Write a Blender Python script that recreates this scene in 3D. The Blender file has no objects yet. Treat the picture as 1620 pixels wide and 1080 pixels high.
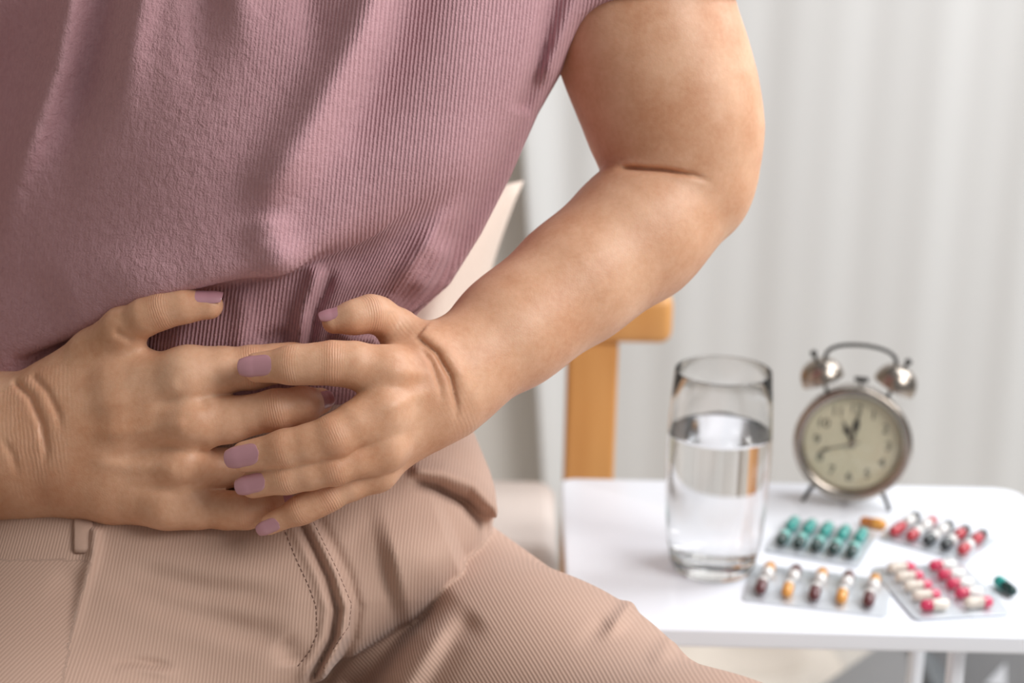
import bpy, bmesh, math, random
import numpy as np
from mathutils import Vector, Matrix
from concurrent.futures import ThreadPoolExecutor
S = bpy.context.scene
COL = S.collection
rnd = random.Random(7)
# ------------------------------------------------------------------ camera
F = 2930.0                                   # focal length in pixels of a 1620 wide frame
CAM = np.array([0, 0, 1.04]); PITCH = math.radians(17); ROLL = math.radians(1.25)
fw = np.array([0, math.cos(PITCH), -math.sin(PITCH)]); u0 = np.array([0, math.sin(PITCH), math.cos(PITCH)])
x0 = np.array([1.0, 0, 0])
rt = x0*math.cos(ROLL)+u0*math.sin(ROLL); up = u0*math.cos(ROLL)-x0*math.sin(ROLL)
cd = bpy.data.cameras.new('camera'); cam = bpy.data.objects.new('camera', cd); COL.objects.link(cam)
cam.matrix_world = Matrix(((rt[0], up[0], -fw[0], CAM[0]), (rt[1], up[1], -fw[1], CAM[1]), (rt[2], up[2], -fw[2], CAM[2]), (0, 0, 0, 1)))
cd.sensor_width = 36; cd.lens = F/1620*36; cd.clip_start = .02
cd.dof.use_dof = True; cd.dof.focus_distance = .835; cd.dof.aperture_fstop = 6.8
S.camera = cam
# ------------------------------------------------------------------ light
S.view_settings.view_transform = 'Standard'; S.view_settings.look = 'None'
S.view_settings.gamma = 1; S.view_settings.use_curve_mapping = False
S.view_settings.exposure = 0.0
W = bpy.data.worlds.new('world'); S.world = W; W.use_nodes = True
W.node_tree.nodes['Background'].inputs[0].default_value = (.97, .985, 1, 1)
W.node_tree.nodes['Background'].inputs[1].default_value = 0.25
def area(name, loc, target, sx, sy, power, col):
    l = bpy.data.lights.new(name, 'AREA'); l.shape = 'RECTANGLE'; l.size = sx; l.size_y = sy; l.energy = power; l.color = col
    o = bpy.data.objects.new(name, l); COL.objects.link(o); o.location = loc
    o.rotation_euler = (Vector(target)-Vector(loc)).to_track_quat('-Z', 'Y').to_euler(); return o
area('window_light', (1.15, 1.50, 1.80), (.2, 1.05, .6), .9, 1.2, 25, (.97, .98, 1))
area('front_fill', (1.55, -.10, 2.15), (-.05, .85, .8), 1.1, 1.2, 42, (1, .985, .965))  # soft fill added from the front right, not a fixture of the room
# ------------------------------------------------------------------ small helpers
def wp(px, py, d): return CAM + d*(fw+(px-810)/F*rt-(py-540)/F*up)
def onp(px, py, z):
    d = fw+(px-810)/F*rt-(py-540)/F*up
    return CAM+(z-CAM[2])/d[2]*d
def cc(px, py, d): return np.array([(px-810)*d/F, (py-540)*d/F, d])
def c2w(V): return CAM + V[:, :1]*rt - V[:, 1:2]*up + V[:, 2:3]*fw
def nt_mat(name):
    m = bpy.data.materials.new(name); m.use_nodes = True
    nt = m.node_tree; return m, nt, nt.nodes['Principled BSDF']
def nd(nt, typ, ins=None, **kw):
    n = nt.nodes.new(typ)
    for k, v in kw.items(): setattr(n, k, v)
    for k, v in (ins or {}).items():
        if isinstance(v, bpy.types.NodeSocket): nt.links.new(v, n.inputs[k])
        else: n.inputs[k].default_value = v
    return n
def mth(nt, op, a, b=None, c=None):
    ins = {0: a}
    if b is not None: ins[1] = b
    if c is not None: ins[2] = c
    return nd(nt, 'ShaderNodeMath', ins, operation=op).outputs[0]
def mixc(nt, f, a, b):
    n = nt.nodes.new('ShaderNodeMix'); n.data_type = 'RGBA'
    for i, v in ((0, f), (6, a), (7, b)):
        if isinstance(v, bpy.types.NodeSocket): nt.links.new(v, n.inputs[i])
        elif i == 0: n.inputs[0].default_value = v
        else: n.inputs[i].default_value = (*v, 1)
    return n.outputs[2]
def lin(r, g, b):
    f = lambda c: (c/255/12.92 if c <= 10 else ((c/255+.055)/1.055)**2.4)
    return (f(r), f(g), f(b))
def simple(name, col, rough=.5, metal=0, var=.06, scale=60, bump=0., bscale=300, **kw):
    m, nt, b = nt_mat(name)
    tc = nd(nt, 'ShaderNodeTexCoord').outputs['Object']
    n = nd(nt, 'ShaderNodeTexNoise', {'Vector': tc, 'Scale': scale, 'Detail': 3})
    c = mixc(nt, n.outputs['Fac'], tuple(max(0, x*(1-var)) for x in col), tuple(min(1, x*(1+var)) for x in col))
    nt.links.new(c, b.inputs['Base Color']); b.inputs['Roughness'].default_value = rough; b.inputs['Metallic'].default_value = metal
    if bump:
        n2 = nd(nt, 'ShaderNodeTexNoise', {'Vector': tc, 'Scale': bscale, 'Detail': 2})
        bp = nd(nt, 'ShaderNodeBump', {'Height': n2.outputs['Fac'], 'Strength': 1, 'Distance': bump})
        nt.links.new(bp.outputs[0], b.inputs['Normal'])
    for k, v in kw.items(): b.inputs[k.replace('_', ' ')].default_value = v
    return m
# ------------------------------------------------------------------ object helpers
def empty(name, loc, label, cat, group=None, rot=(0, 0, 0)):
    o = bpy.data.objects.new(name, None); COL.objects.link(o); o.location = loc; o.rotation_euler = rot
    o.empty_display_size = .05
    o['label'] = label; o['category'] = cat
    if group: o['group'] = group
    return o
def link(name, me, mats, parent=None, loc=(0, 0, 0), smooth=True):
    for m in (mats if isinstance(mats, (list, tuple)) else [mats]):
        if m is not None and me.users == 0: me.materials.append(m)
    o = bpy.data.objects.new(name, me); COL.objects.link(o); o.location = loc
    if parent: o.parent = parent
    if smooth:
        me.polygons.foreach_set('use_smooth', np.ones(len(me.polygons), bool))
    return o
def tag(o, label=None, cat=None, group=None, kind=None):
    if label: o['label'] = label
    if cat: o['category'] = cat
    if group: o['group'] = group
    if kind: o['kind'] = kind
    return o
def me_from(name, V, Fc):
    me = bpy.data.meshes.new(name); me.from_pydata([tuple(v) for v in V], [], [tuple(f) for f in Fc]); me.update(); return me
def me_np(name, V, Q):
    me = bpy.data.meshes.new(name); me.vertices.add(len(V)); me.vertices.foreach_set('co', np.asarray(V, np.float32).ravel())
    n = Q.shape[1]; me.loops.add(len(Q)*n); me.loops.foreach_set('vertex_index', Q.astype(np.int32).ravel())
    me.polygons.add(len(Q)); me.polygons.foreach_set('loop_start', np.arange(0, len(Q)*n, n, dtype=np.int32))
    me.update(calc_edges=True); me.validate(); return me
def me_bm(name, bm):
    bmesh.ops.recalc_face_normals(bm, faces=bm.faces[:])
    me = bpy.data.meshes.new(name); bm.to_mesh(me); bm.free(); return me
def rbox(sx, sy, sz, r=.003, seg=3, c=(0, 0, 0)):
    bm = bmesh.new(); bmesh.ops.create_cube(bm, size=1)
    for v in bm.verts: v.co = Vector((v.co.x*sx+c[0], v.co.y*sy+c[1], v.co.z*sz+c[2]))
    bmesh.ops.bevel(bm, geom=bm.edges[:], offset=r, segments=seg, profile=.5, affect='EDGES'); return bm
def lathe(prof, n=48, axis='Z'):
    V = []; Fc = []
    for r, z in prof:
        for i in range(n):
            a = 2*math.pi*i/n; x, y = r*math.cos(a), r*math.sin(a)
            V.append((x, y, z) if axis == 'Z' else (x, -z, y))
    for k in range(len(prof)-1):
        for i in range(n):
            j = (i+1) % n; Fc.append((k*n+i, k*n+j, (k+1)*n+j, (k+1)*n+i))
    return V, Fc
def me_lathe(name, prof, n=48, axis='Z'):
    V, Fc = lathe(prof, n, axis); bm = bmesh.new(); vs = [bm.verts.new(v) for v in V]
    for f in Fc:
        bm.faces.new([vs[i] for i in f])
    bmesh.ops.remove_doubles(bm, verts=bm.verts[:], dist=1e-6); return me_bm(name, bm)
def me_tube(name, pts, r, n=10, cap=True):
    pts = [Vector(p) for p in pts]; rs = r if isinstance(r, (list, tuple)) else [r]*len(pts)
    bm = bmesh.new(); rings = []; ref = Vector((0, 0, 1))
    for i, p in enumerate(pts):
        t = (pts[min(i+1, len(pts)-1)]-pts[max(i-1, 0)]).normalized()
        if abs(t.dot(ref)) > .95: ref = Vector((1, .2, 0))
        b = t.cross(ref).normalized(); ref = b.cross(t).normalized()
        rings.append([bm.verts.new(p+rs[i]*(math.cos(2*math.pi*k/n)*b+math.sin(2*math.pi*k/n)*ref)) for k in range(n)])
    for a, c in zip(rings, rings[1:]):
        for k in range(n): bm.faces.new((a[k], a[(k+1) % n], c[(k+1) % n], c[k]))
    if cap: bm.faces.new(rings[0][::-1]); bm.faces.new(rings[-1])
    return me_bm(name, bm)
# ------------------------------------------------------------------ implicit surfaces (camera-aligned metres: X right, Y down, Z away)
def smin(a, b, k):
    h = np.maximum(k-np.abs(a-b), 0)/k; return np.minimum(a, b)-h*h*(k*.25)
def smax(a, b, k): return -smin(-a, -b, k)
def sstep(a, b, x):
    t = np.clip((x-a)/(b-a), 0, 1); return t*t*(3-2*t)
class Chain:
    """polyline of joints (px, py, depth, radius px) swept as tapered round bars; flat squashes along normal n"""
    def __init__(s, pts, flat=1., n=(0, 0, -1), k=.004):
        s.P = [cc(*p[:3]).astype(np.float32) for p in pts]; s.R = [p[3]*p[2]/F for p in pts]
        s.flat = flat; s.n = np.array(n, np.float32)/np.linalg.norm(n); s.k = k
    def __call__(s, P):
        out = None
        for i in range(len(s.P)-1):
            a = s.P[i]; ab = s.P[i+1]-a
            t = np.clip((P-a)@ab/float(ab@ab), 0, 1)
            q = P-a-t[:, None]*ab
            if s.flat != 1:
                qn = q@s.n; d = np.sqrt(np.einsum('ij,ij->i', q, q)+qn*qn*(1/s.flat**2-1))
                w = np.abs(qn)/(np.abs(d)+1e-6)
                d = (d-(s.R[i]+t*(s.R[i+1]-s.R[i])))*(1-(1-s.flat)*np.minimum(w, 1))
            else:
                d = np.sqrt(np.einsum('ij,ij->i', q, q))-(s.R[i]+t*(s.R[i+1]-s.R[i]))
            out = d if out is None else smin(out, d, s.k)
        return out
def pline(px, py, pts):
    """pixel-plane distance to a polyline and the 0..1 position along it"""
    best = None; n = len(pts)-1
    for i in range(n):
        ax, ay = pts[i]; bx, by = pts[i+1]; dx, dy = bx-ax, by-ay
        t = np.clip(((px-ax)*dx+(py-ay)*dy)/(dx*dx+dy*dy), 0, 1)
        d = np.hypot(px-ax-t*dx, py-ay-t*dy); u = (i+t)/n
        if best is None: best, U = d, u
        else:
            m = d < best; best = np.where(m, d, best); U = np.where(m, u, U)
    return best, U
def fold(px, py, pts, w, amp, f0=0., f1=0.):
    """signed relief along a polyline, fading over the first f0 / last f1 of its length"""
    d, u = pline(px, py, pts)
    a = amp*np.exp(-(d/w)**2)
    if f0: a = a*sstep(0, f0, u)
    if f1: a = a*sstep(0, f1, 1-u)
    return a
def persp(P): return 810+F*P[:, 0]/P[:, 2], 540+F*P[:, 1]/P[:, 2]
POOL = ThreadPoolExecutor(4)
def ev(f, P, ch=60000):
    P = np.asarray(P, np.float32); parts = [P[i:i+ch] for i in range(0, len(P), ch)]
    return np.concatenate(list(POOL.map(f, parts))) if len(parts) > 1 else f(P)
def mesh_sdf(f, lo, hi, h, B=6):
    """block-sparse surface nets, then Newton steps onto the surface; returns vertices and quads"""
    lo = np.array(lo, np.float32); nb = np.ceil((np.array(hi)-lo)/(h*B)).astype(int)
    g = np.stack(np.meshgrid(*[np.arange(n) for n in nb], indexing='ij'), -1).reshape(-1, 3)
    cv = ev(f, lo+(g+.5)*B*h-.5*h)
    D = np.repeat(np.repeat(np.repeat(cv.reshape(nb), B, 0), B, 1), B, 2).astype(np.float32)
    act = g[np.abs(cv) < B*h*.87*1.6+.002]
    off = np.stack(np.meshgrid(*[np.arange(B)]*3, indexing='ij'), -1).reshape(-1, 3)
    idx = (act[:, None, :]*B+off[None]).reshape(-1, 3)
    D[idx[:, 0], idx[:, 1], idx[:, 2]] = ev(f, lo+idx*np.float32(h))
    D[[0, -1]] = np.maximum(D[[0, -1]], h); D[:, [0, -1]] = np.maximum(D[:, [0, -1]], h); D[:, :, [0, -1]] = np.maximum(D[:, :, [0, -1]], h)
    sg = D < 0; nx, ny, nz = D.shape
    cells = np.zeros((nx-1, ny-1, nz-1), bool); al = np.ones_like(cells)
    for i in (0, 1):
        for j in (0, 1):
            for k in (0, 1):
                s_ = sg[i:nx-1+i, j:ny-1+j, k:nz-1+k]; cells |= s_; al &= s_
    cells &= ~al
    ci = np.argwhere(cells); vid = np.full(cells.shape, -1, np.int32); vid[cells] = np.arange(len(ci))
    acc = np.zeros((len(ci), 3), np.float32); cnt = np.zeros(len(ci), np.float32)
    cor = [(i, j, k) for i in (0, 1) for j in (0, 1) for k in (0, 1)]
    val = {c: D[ci[:, 0]+c[0], ci[:, 1]+c[1], ci[:, 2]+c[2]] for c in cor}
    for c in cor:
        for ax in range(3):
            if c[ax] == 0:
                e = list(c); e[ax] = 1; e = tuple(e); a, b = val[c], val[e]; m = (a < 0) != (b < 0)
                t = np.where(m, a/np.where(m, a-b, 1), 0); p = np.tile(np.array(c, np.float32), (len(ci), 1)); p[:, ax] += t
                acc[m] += p[m]; cnt[m] += 1
    V = lo+(ci+acc/cnt[:, None])*h
    Q = []
    for ax in range(3):
        o = [(1, 2), (2, 0), (0, 1)][ax]
        sl0 = [slice(None)]*3; sl1 = [slice(None)]*3; sl0[ax] = slice(0, -1); sl1[ax] = slice(1, None)
        A = sg[tuple(sl0)]; Bv = sg[tuple(sl1)]; e = np.argwhere(A != Bv)
        e = e[(e[:, o[0]] > 0) & (e[:, o[1]] > 0) & (e[:, o[0]] < D.shape[o[0]]-1) & (e[:, o[1]] < D.shape[o[1]]-1)]
        inside = A[e[:, 0], e[:, 1], e[:, 2]]; q = []
        for d0, d1 in ((-1, -1), (0, -1), (0, 0), (-1, 0)):
            c = e.copy(); c[:, o[0]] += d0; c[:, o[1]] += d1; q.append(vid[c[:, 0], c[:, 1], c[:, 2]])
        q = np.stack(q, 1); q[~inside] = q[~inside][:, ::-1]; Q.append(q)
    Q = np.concatenate(Q); eps = .0004
    for it in range(2):
        v = ev(f, V); G = np.stack([ev(f, V+np.eye(3, dtype=np.float32)[a]*eps)-v for a in range(3)], 1)/eps
        st = (v/np.maximum((G*G).sum(1), .15))[:, None]*G
        ln = np.linalg.norm(st, axis=1, keepdims=True); st *= np.minimum(1, h*.6/np.maximum(ln, 1e-9)); V = (V-st).astype(np.float32)
    return V, Q
def attr(me, name, arr):
    a = me.attributes.new(name, 'FLOAT', 'POINT'); a.data.foreach_set('value', np.asarray(arr, np.float32))
def cast(f, px, py, z0=.6, z1=1.2):
    """depth of the first surface hit along the sight line of a pixel (used to lay seams on cloth)"""
    px = np.asarray(px, np.float32); py = np.asarray(py, np.float32); z = np.full(len(px), z0, np.float32)
    for i in range(90):
        P = np.stack([(px-810)*z/F, (py-540)*z/F, z], 1); z = z+np.clip(f(P), -.01, .02)*.8
    return np.stack([(px-810)*z/F, (py-540)*z/F, z], 1)
# ------------------------------------------------------------------ skin
def skin_mat():
    m, nt, b = nt_mat('skin')
    tc = nd(nt, 'ShaderNodeTexCoord').outputs['Object']
    n1 = nd(nt, 'ShaderNodeTexNoise', {'Vector': tc, 'Scale': 38, 'Detail': 4, 'Roughness': .6}).outputs['Fac']
    n2 = nd(nt, 'ShaderNodeTexNoise', {'Vector': tc, 'Scale': 420, 'Detail': 2}).outputs['Fac']
    f = mth(nt, 'ADD', mth(nt, 'MULTIPLY', n1, .8), mth(nt, 'MULTIPLY', n2, .2))
    r = nd(nt, 'ShaderNodeMapRange', {'Value': f, 'From Min': .32, 'From Max': .68})
    c = mixc(nt, r.outputs[0], SK[0], SK[1])
    ww = nd(nt, 'ShaderNodeAttribute', attribute_name='ww').outputs['Fac']; wu = nd(nt, 'ShaderNodeAttribute', attribute_name='wu').outputs['Fac']
    c = mixc(nt, mth(nt, 'MULTIPLY', ww, .25), c, SK[2])
    nt.links.new(c, b.inputs['Base Color'])
    b.inputs['Roughness'].default_value = .48; b.inputs['Specular IOR Level'].default_value = .42
    b.inputs['Subsurface Weight'].default_value = .22; b.inputs['Subsurface Radius'].default_value = (1, .4, .22); b.inputs['Subsurface Scale'].default_value = .003
    nz = nd(nt, 'ShaderNodeTexNoise', {'Vector': tc, 'Scale': 260, 'Detail': 2}).outputs['Fac']
    nw = nd(nt, 'ShaderNodeTexNoise', {'Vector': tc, 'Scale': 170, 'Detail': 3}).outputs['Fac']
    ph = mth(nt, 'ADD', mth(nt, 'MULTIPLY', wu, 6.2832/.00115), mth(nt, 'MULTIPLY', nw, 7))
    sv = mth(nt, 'SINE', ph)
    vs = nd(nt, 'ShaderNodeTexVoronoi', {'Vector': tc, 'Scale': 1150}).outputs['Distance']
    ht = mth(nt, 'ADD', mth(nt, 'MULTIPLY', mth(nt, 'MULTIPLY', mth(nt, 'MULTIPLY', sv, ww), nd(nt, 'ShaderNodeMapRange', {'Value': n1, 'From Min': .38, 'From Max': .62}).outputs[0]), .7), mth(nt, 'MULTIPLY', vs, .35))
    ht = mth(nt, 'ADD', ht, mth(nt, 'MULTIPLY', nz, .6))
    bp = nd(nt, 'ShaderNodeBump', {'Height': ht, 'Strength': .4, 'Distance': .0003})
    nt.links.new(bp.outputs[0], b.inputs['Normal']); return m
SK = [lin(203, 148, 113), lin(227, 182, 150), lin(206, 142, 112)]
# --- joints: (px, py, depth, radius px)
A_arm_up = Chain([(985, -150, .935, 142), (1024, 60, .935, 132), (1057, 150, .938, 125), (1075, 220, .940, 115), (1084, 285, .940, 106)], k=.02)
A_arm_lo = Chain([(1083, 296, .938, 103), (1005, 371, .926, 97), (909, 446, .908, 88), (814, 519, .890, 80), (705, 603, .866, 76)], k=.02)
A_wrist = Chain([(720, 592, .869, 74), (660, 622, .859, 82)], flat=.66, n=(.25, .1, -1))
def ray(pts, **k): return Chain(pts, **k)
A_pal = [ray([(700, 578, .865, 40), (612, 587, .838, 37)]), ray([(706, 605, .865, 42), (604, 648, .833, 37)]),
         ray([(700, 630, .865, 42), (606, 706, .838, 34)]), ray([(690, 650, .870, 38), (596, 746, .848, 29)])]
A_fing = dict(index=Chain([(612, 587, .838, 37), (560, 577, .834, 35), (525, 574, .832, 33), (492, 576, .832, 30), (462, 577, .832, 29), (408, 581, .835, 24)]),
              middle=Chain([(604, 648, .833, 37), (565, 669, .829, 34), (530, 690, .826, 34), (490, 702, .827, 30), (452, 710, .828, 29.5), (389, 722, .833, 25)]),
              ring=Chain([(606, 706, .838, 33), (565, 724, .834, 29), (530, 737, .831, 29), (490, 746, .832, 27), (455, 753, .833, 26.5), (401, 766, .837, 22)]),
              pinky=Chain([(596, 746, .848, 29), (555, 765, .844, 25), (518, 784, .842, 24), (496, 797, .842, 21.5), (475, 807, .842, 21), (426, 829, .846, 17)]))
A_thumb = Chain([(672, 560, .857, 40), (630, 521, .862, 31), (600, 499, .855, 27), (585, 496, .851, 27.5), (560, 502, .848, 25), (529, 508, .848, 20)])
B_arm = Chain([(-170, -90, .955, 150), (-430, 520, 1.02, 112), (-250, 735, .97, 112), (-60, 716, .915, 106), (10, 707, .897, 104)], k=.02)
B_wrist = Chain([(-40, 712, .905, 104), (60, 705, .885, 103), (110, 700, .876, 104)], flat=.62, n=(-.35, -.1, -1))
B_pal = [ray([(85, 640, .879, 50), (190, 612, .862, 44), (298, 590, .852, 40)]), ray([(85, 680, .876, 50), (200, 672, .859, 43), (304, 668, .850, 39)]),
         ray([(85, 725, .879, 50), (190, 735, .864, 43), (290, 740, .856, 36)]), ray([(90, 762, .885, 50), (180, 785, .870, 43), (266, 796, .861, 38)]),
         ray([(110, 630, .880, 46), (230, 600, .872, 44)])]
B_fing = dict(index=Chain([(298, 590, .852, 38), (350, 586, .853, 36), (400, 581, .854, 33), (435, 575, .855, 29), (464, 571, .856, 27), (487, 566, .858, 21)]),
              middle=Chain([(304, 668, .850, 38), (360, 664, .851, 35), (437, 648, .849, 31), (478, 641, .852, 28), (506, 634, .861, 21)]),
              ring=Chain([(290, 740, .856, 35), (345, 742, .866, 31), (400, 735, .872, 30), (470, 712, .874, 25)]),
              pinky=Chain([(266, 796, .861, 37), (310, 803, .861, 32), (360, 807, .860, 28.5), (390, 807, .859, 28), (425, 801, .861, 25), (441, 797, .863, 20)]))
B_thumb = Chain([(92, 610, .882, 46), (150, 560, .872, 40), (196, 520, .859, 34), (232, 500, .851, 28), (258, 491, .849, 27), (290, 484, .848, 25.5), (331, 483, .848, 22)])
def hand(P, pal, fing, thumb, ex, kp, kw):
    d = None
    for c in pal+ex:
        v = c(P); d = v if d is None else smin(d, v, kp)
    g = None
    for c in fing.values():
        v = c(P); g = v if g is None else smin(g, v, .0012)
    d = smin(d, g, kw)
    return smin(d, thumb(P), .008)
def bump3(P, c, r, amp):
    q = P-cc(*c).astype(np.float32); return amp*np.exp(-np.einsum('ij,ij->i', q, q)/r**2)
def bodyA(P):
    px, py = persp(P)
    d = hand(P, A_pal, A_fing, A_thumb, [A_wrist], .012, .006)
    d = smin(d, A_arm_lo(P), .014)
    fr = P[:, 2] < .87
    rel = np.zeros(len(P), np.float32)
    for (l, w, a, f0, f1) in (
        ([(652, 528), (690, 558), (712, 595), (722, 640), (722, 672)], 4.5, -.0017, .12, .35), ([(668, 522), (706, 553), (729, 592), (740, 640)], 13, .0016, .02, .4),      # wrist creases
        ([(662, 546), (682, 572), (696, 612), (700, 645)], 4.5, -.0009, .2, .4),
        ([(690, 590), (650, 590), (590, 584)], 12, .0008, .4, .4), ([(695, 612), (650, 630), (586, 656)], 12, .0009, .4, .4),
        ([(660, 612), (600, 622), (560, 634)], 16, -.0006, .5, .5)):
        rel += fold(px, py, l, w, a, f0, f1)
    d = d-np.where(fr, rel, 0)
    u = A_arm_up(P)
    d = smin(d, u, .004)
    cr = fold(px, py, [(970, 266), (1000, 266), (1050, 269), (1095, 276), (1135, 290)], 4.5, -.0042, .3, .5)
    d = d-np.where(P[:, 2] < .95, cr, 0)
    return d
def bodyB(P):
    px, py = persp(P)
    d = hand(P, B_pal, B_fing, B_thumb, [B_wrist], .014, .007)
    d = smin(d, B_arm(P), .02)
    rel = bump3(P, (292, 598, .842), .011, .0022)+bump3(P, (303, 668, .840), .010, .0026)+bump3(P, (285, 740, .846), .009, .0014)
    for (l, w, a, f0, f1) in (
        ([(18, 598), (48, 628), (66, 670), (74, 712), (68, 745)], 6, -.0020, .1, .4),
        ([(48, 590), (75, 620), (92, 655), (98, 690)], 6, -.0014, .1, .4),
        ([(0, 690), (20, 720), (30, 760)], 6, -.0008, .3, .4),
        ([(120, 650), (210, 632), (290, 605)], 13, .0010, .4, .1), ([(120, 690), (210, 682), (300, 668)], 12, .0012, .4, .1),
        ([(120, 725), (200, 738), (285, 742)], 11, .0008, .4, .1),
        ([(230, 640), (290, 636), (335, 636)], 13, -.0013, .4, .2), ([(150, 735), (230, 712), (300, 708), (335, 708)], 13, -.0016, .3, .2),
        ([(200, 775), (270, 770), (320, 765)], 10, -.0016, .4, .2),
        ([(178, 522), (196, 532), (214, 540)], 6, -.0012, .2, .3)):
        rel += fold(px, py, l, w, a, f0, f1)
    return d-np.where(P[:, 2] < .90, rel, 0)
core = Chain([(960, -190, .94, 120), (390, -250, .96, 190), (-150, -130, .94, 130)], k=.03)
core2 = Chain([(390, -250, .96, 190), (340, 350, .965, 190)], k=.03)
def body(P):
    d = np.minimum(bodyA(P), bodyB(P))
    return smin(d, smin(core(P), core2(P), .03), .01)
V, Q = mesh_sdf(body, (-.46, -.31, .78), (.175, .110, 1.08), .00105)
# knuckle and wrist wrinkles as two attributes: weight and position along the finger
ww = np.zeros(len(V), np.float32); wu = np.zeros(len(V), np.float32)
def wrk(ch, i, s=.0042, amp=1., along=None):
    J = ch.P[i]; a = ch.P[min(i+1, len(ch.P)-1)]-ch.P[i-1]; a = a/np.linalg.norm(a); q = V-J; du = q@a; R = ch.R[i]
    w = amp*np.exp(-(du/s)**2)*sstep(1.5*R, 1.15*R, np.linalg.norm(q, axis=1)*1.0)*sstep(.1*R, .75*R, -q[:, 2])
    m = w > ww; ww[m] = w[m]; wu[m] = du[m]
for ch, i, j in ((A_fing['index'], 2, 4), (A_fing['middle'], 2, 4), (A_fing['ring'], 2, 4), (A_fing['pinky'], 2, 4), (B_fing['index'], 2, 4), (B_fing['middle'], 2, 3), (B_fing['pinky'], 3, 4)):
    wrk(ch, i); wrk(ch, j, .003, .7)
wrk(A_thumb, 3); wrk(B_thumb, 4)
def wrk_line(p, q, s, amp):
    a = cc(*q)-cc(*p); a = a/np.linalg.norm(a); r = V-cc(*p); du = r@a
    w = amp*np.exp(-(du/s)**2)*(np.linalg.norm(r, axis=1) < .042)
    m = w > ww; ww[m] = w[m]; wu[m] = du[m]*.55
wrk_line((40, 690, .84), (120, 680, .84), .018, .8); wrk_line((705, 600, .835), (640, 640, .83), .008, .35)
ROOT = np.array([-.17, 1.0, .503])
person = empty('person', tuple(ROOT), 'seated person in mauve knit top and beige trousers clutching the belly with both hands', 'person')
me = me_np('body', c2w(V)-ROOT, Q); attr(me, 'ww', ww); attr(me, 'wu', wu)
bodyo = link('body', me, skin_mat(), person)
# --- nails
nailm = simple('nail_polish', lin(190, 140, 150), .33, 0, .03, 200, Coat_Weight=.5, Coat_Roughness=.15)
def nail(ch, roll=0., lo=-1.36, hi=1.1, pm=.82):
    a = ch.P[-1]-ch.P[-2]; r1 = ch.R[-1]; r0 = ch.R[-2]; L = np.linalg.norm(a); a = a/L
    n = np.array([0, 0, -1.]); n -= a*(n@a); n /= np.linalg.norm(n); b = np.cross(a, n)
    n, b = n*math.cos(roll)+b*math.sin(roll), b*math.cos(roll)-n*math.sin(roll)
    NU, NV = 15, 30; Vn = []; Fc = []
    for j in range(NV):
        v = j/(NV-1); s = (lo+(hi-lo)*v)*r1
        wv = math.sqrt(max(0, 1-((.34-v)/.34)**2))*.66+.34 if v < .34 else 1.0
        if v > .72: wv *= math.sqrt(1-.24*((v-.72)/.28)**2)
        rad = r1+(r0-r1)*min(1, max(0, -s/L)); lift = .00020+.00045*v
        if s > 0: lift -= .0010*(s/r1)**2*.8
        for i in range(NU):
            w = -1+2*i/(NU-1); ph = w*wv*pm
            vv = s-((v-.5)*.30*r1*w*w if v > .5 else -.10*r1*w*w*(1-v/.5))
            rr = rad+lift-.0006*abs(w)**6
            Vn.append(ch.P[-1]+a*vv+rr*(math.cos(ph)*n+math.sin(ph)*b))
    for j in range(NV-1):
        for i in range(NU-1): Fc.append((j*NU+i, j*NU+i+1, (j+1)*NU+i+1, (j+1)*NU+i))
    me = me_from('fingernail', c2w(np.array(Vn))-ROOT, Fc)
    o = link('fingernail', me, nailm, bodyo); md = o.modifiers.new('thick', 'SOLIDIFY'); md.thickness = .0007; md.offset = -1
    md = o.modifiers.new('soft', 'BEVEL'); md.width = .0002; md.segments = 2
    return o
for k in ('index', 'middle', 'ring', 'pinky'): nail(A_fing[k], roll=(.15 if k != 'pinky' else -.2))
nail(A_thumb, roll=.9); nail(B_thumb, roll=-.95); nail(B_fing['middle'], lo=-1.1, hi=.55, pm=.75); nail(B_fing['index'])
nail(B_fing['ring']); nail(B_fing['pinky'])
# ------------------------------------------------------------------ shirt
OV = ([-300, 0, 100, 200, 300, 350, 400, 480, 540, 600, 680, 735, 800, 900], [664, 582, 540, 488, 460, 447, 436, 412, 388, 358, 310, 272, 225, 150])
RX = ([-500, -60, 0, 60, 110, 180, 280, 370, 450, 495, 560, 700], [960, 935, 915, 895, 872, 832, 788, 742, 692, 642, 600, 560])
sleeve = Chain([(950, -230, .935, 150), (1012, -40, .935, 150), (1018, -20, .935, 150)], k=.02)
sleeveB = Chain([(-150, -130, .935, 170), (-330, 260, .955, 150)], k=.02)
def shirt_parts(P):
    px, py = persp(P); Z = P[:, 2]
    R = np.interp(py, *RX).astype(np.float32); hw = np.interp(py, [-300, 0, 490], [540, 520, 430]).astype(np.float32)
    fz = np.interp(py, [-500, -200, 0, 250, 420, 600], [.87, .845, .832, .826, .828, .835]).astype(np.float32)
    hd = np.float32(.115); cz = fz+hd+(0.00022*60*np.logaddexp(0, (300-px)/60)).astype(np.float32)
    def cyl(dz):
        h = hd-dz; qx = np.abs((px-(R-hw))/hw)+1e-5; qz = np.abs((Z-cz)/h)+1e-5; e = 2.5
        rr = (qx**e+qz**e)**(1/e)
        gx = (qx/rr)**(e-1)/(hw*Z/F); gz = (qz/rr)**(e-1)/h
        return (rr-1)/np.sqrt(gx*gx+gz*gz)
    up_ = cyl(0.); s = (py-np.interp(px, *OV).astype(np.float32))*Z/F*.9
    front = sstep(.96, .90, Z)
    s = s-(1-front)*.5
    up_ = smax(up_, s, .010+.018*sstep(450, 680, px))
    dl = .024*sstep(750, 540, px)*front
    lo_ = smax(cyl(dl), (py-np.interp(px, [-300, 0, 90, 170, 230], [380, 470, 520, 560, 568]).astype(np.float32))*Z/F, .006)
    return px, py, Z, up_, lo_
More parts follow.
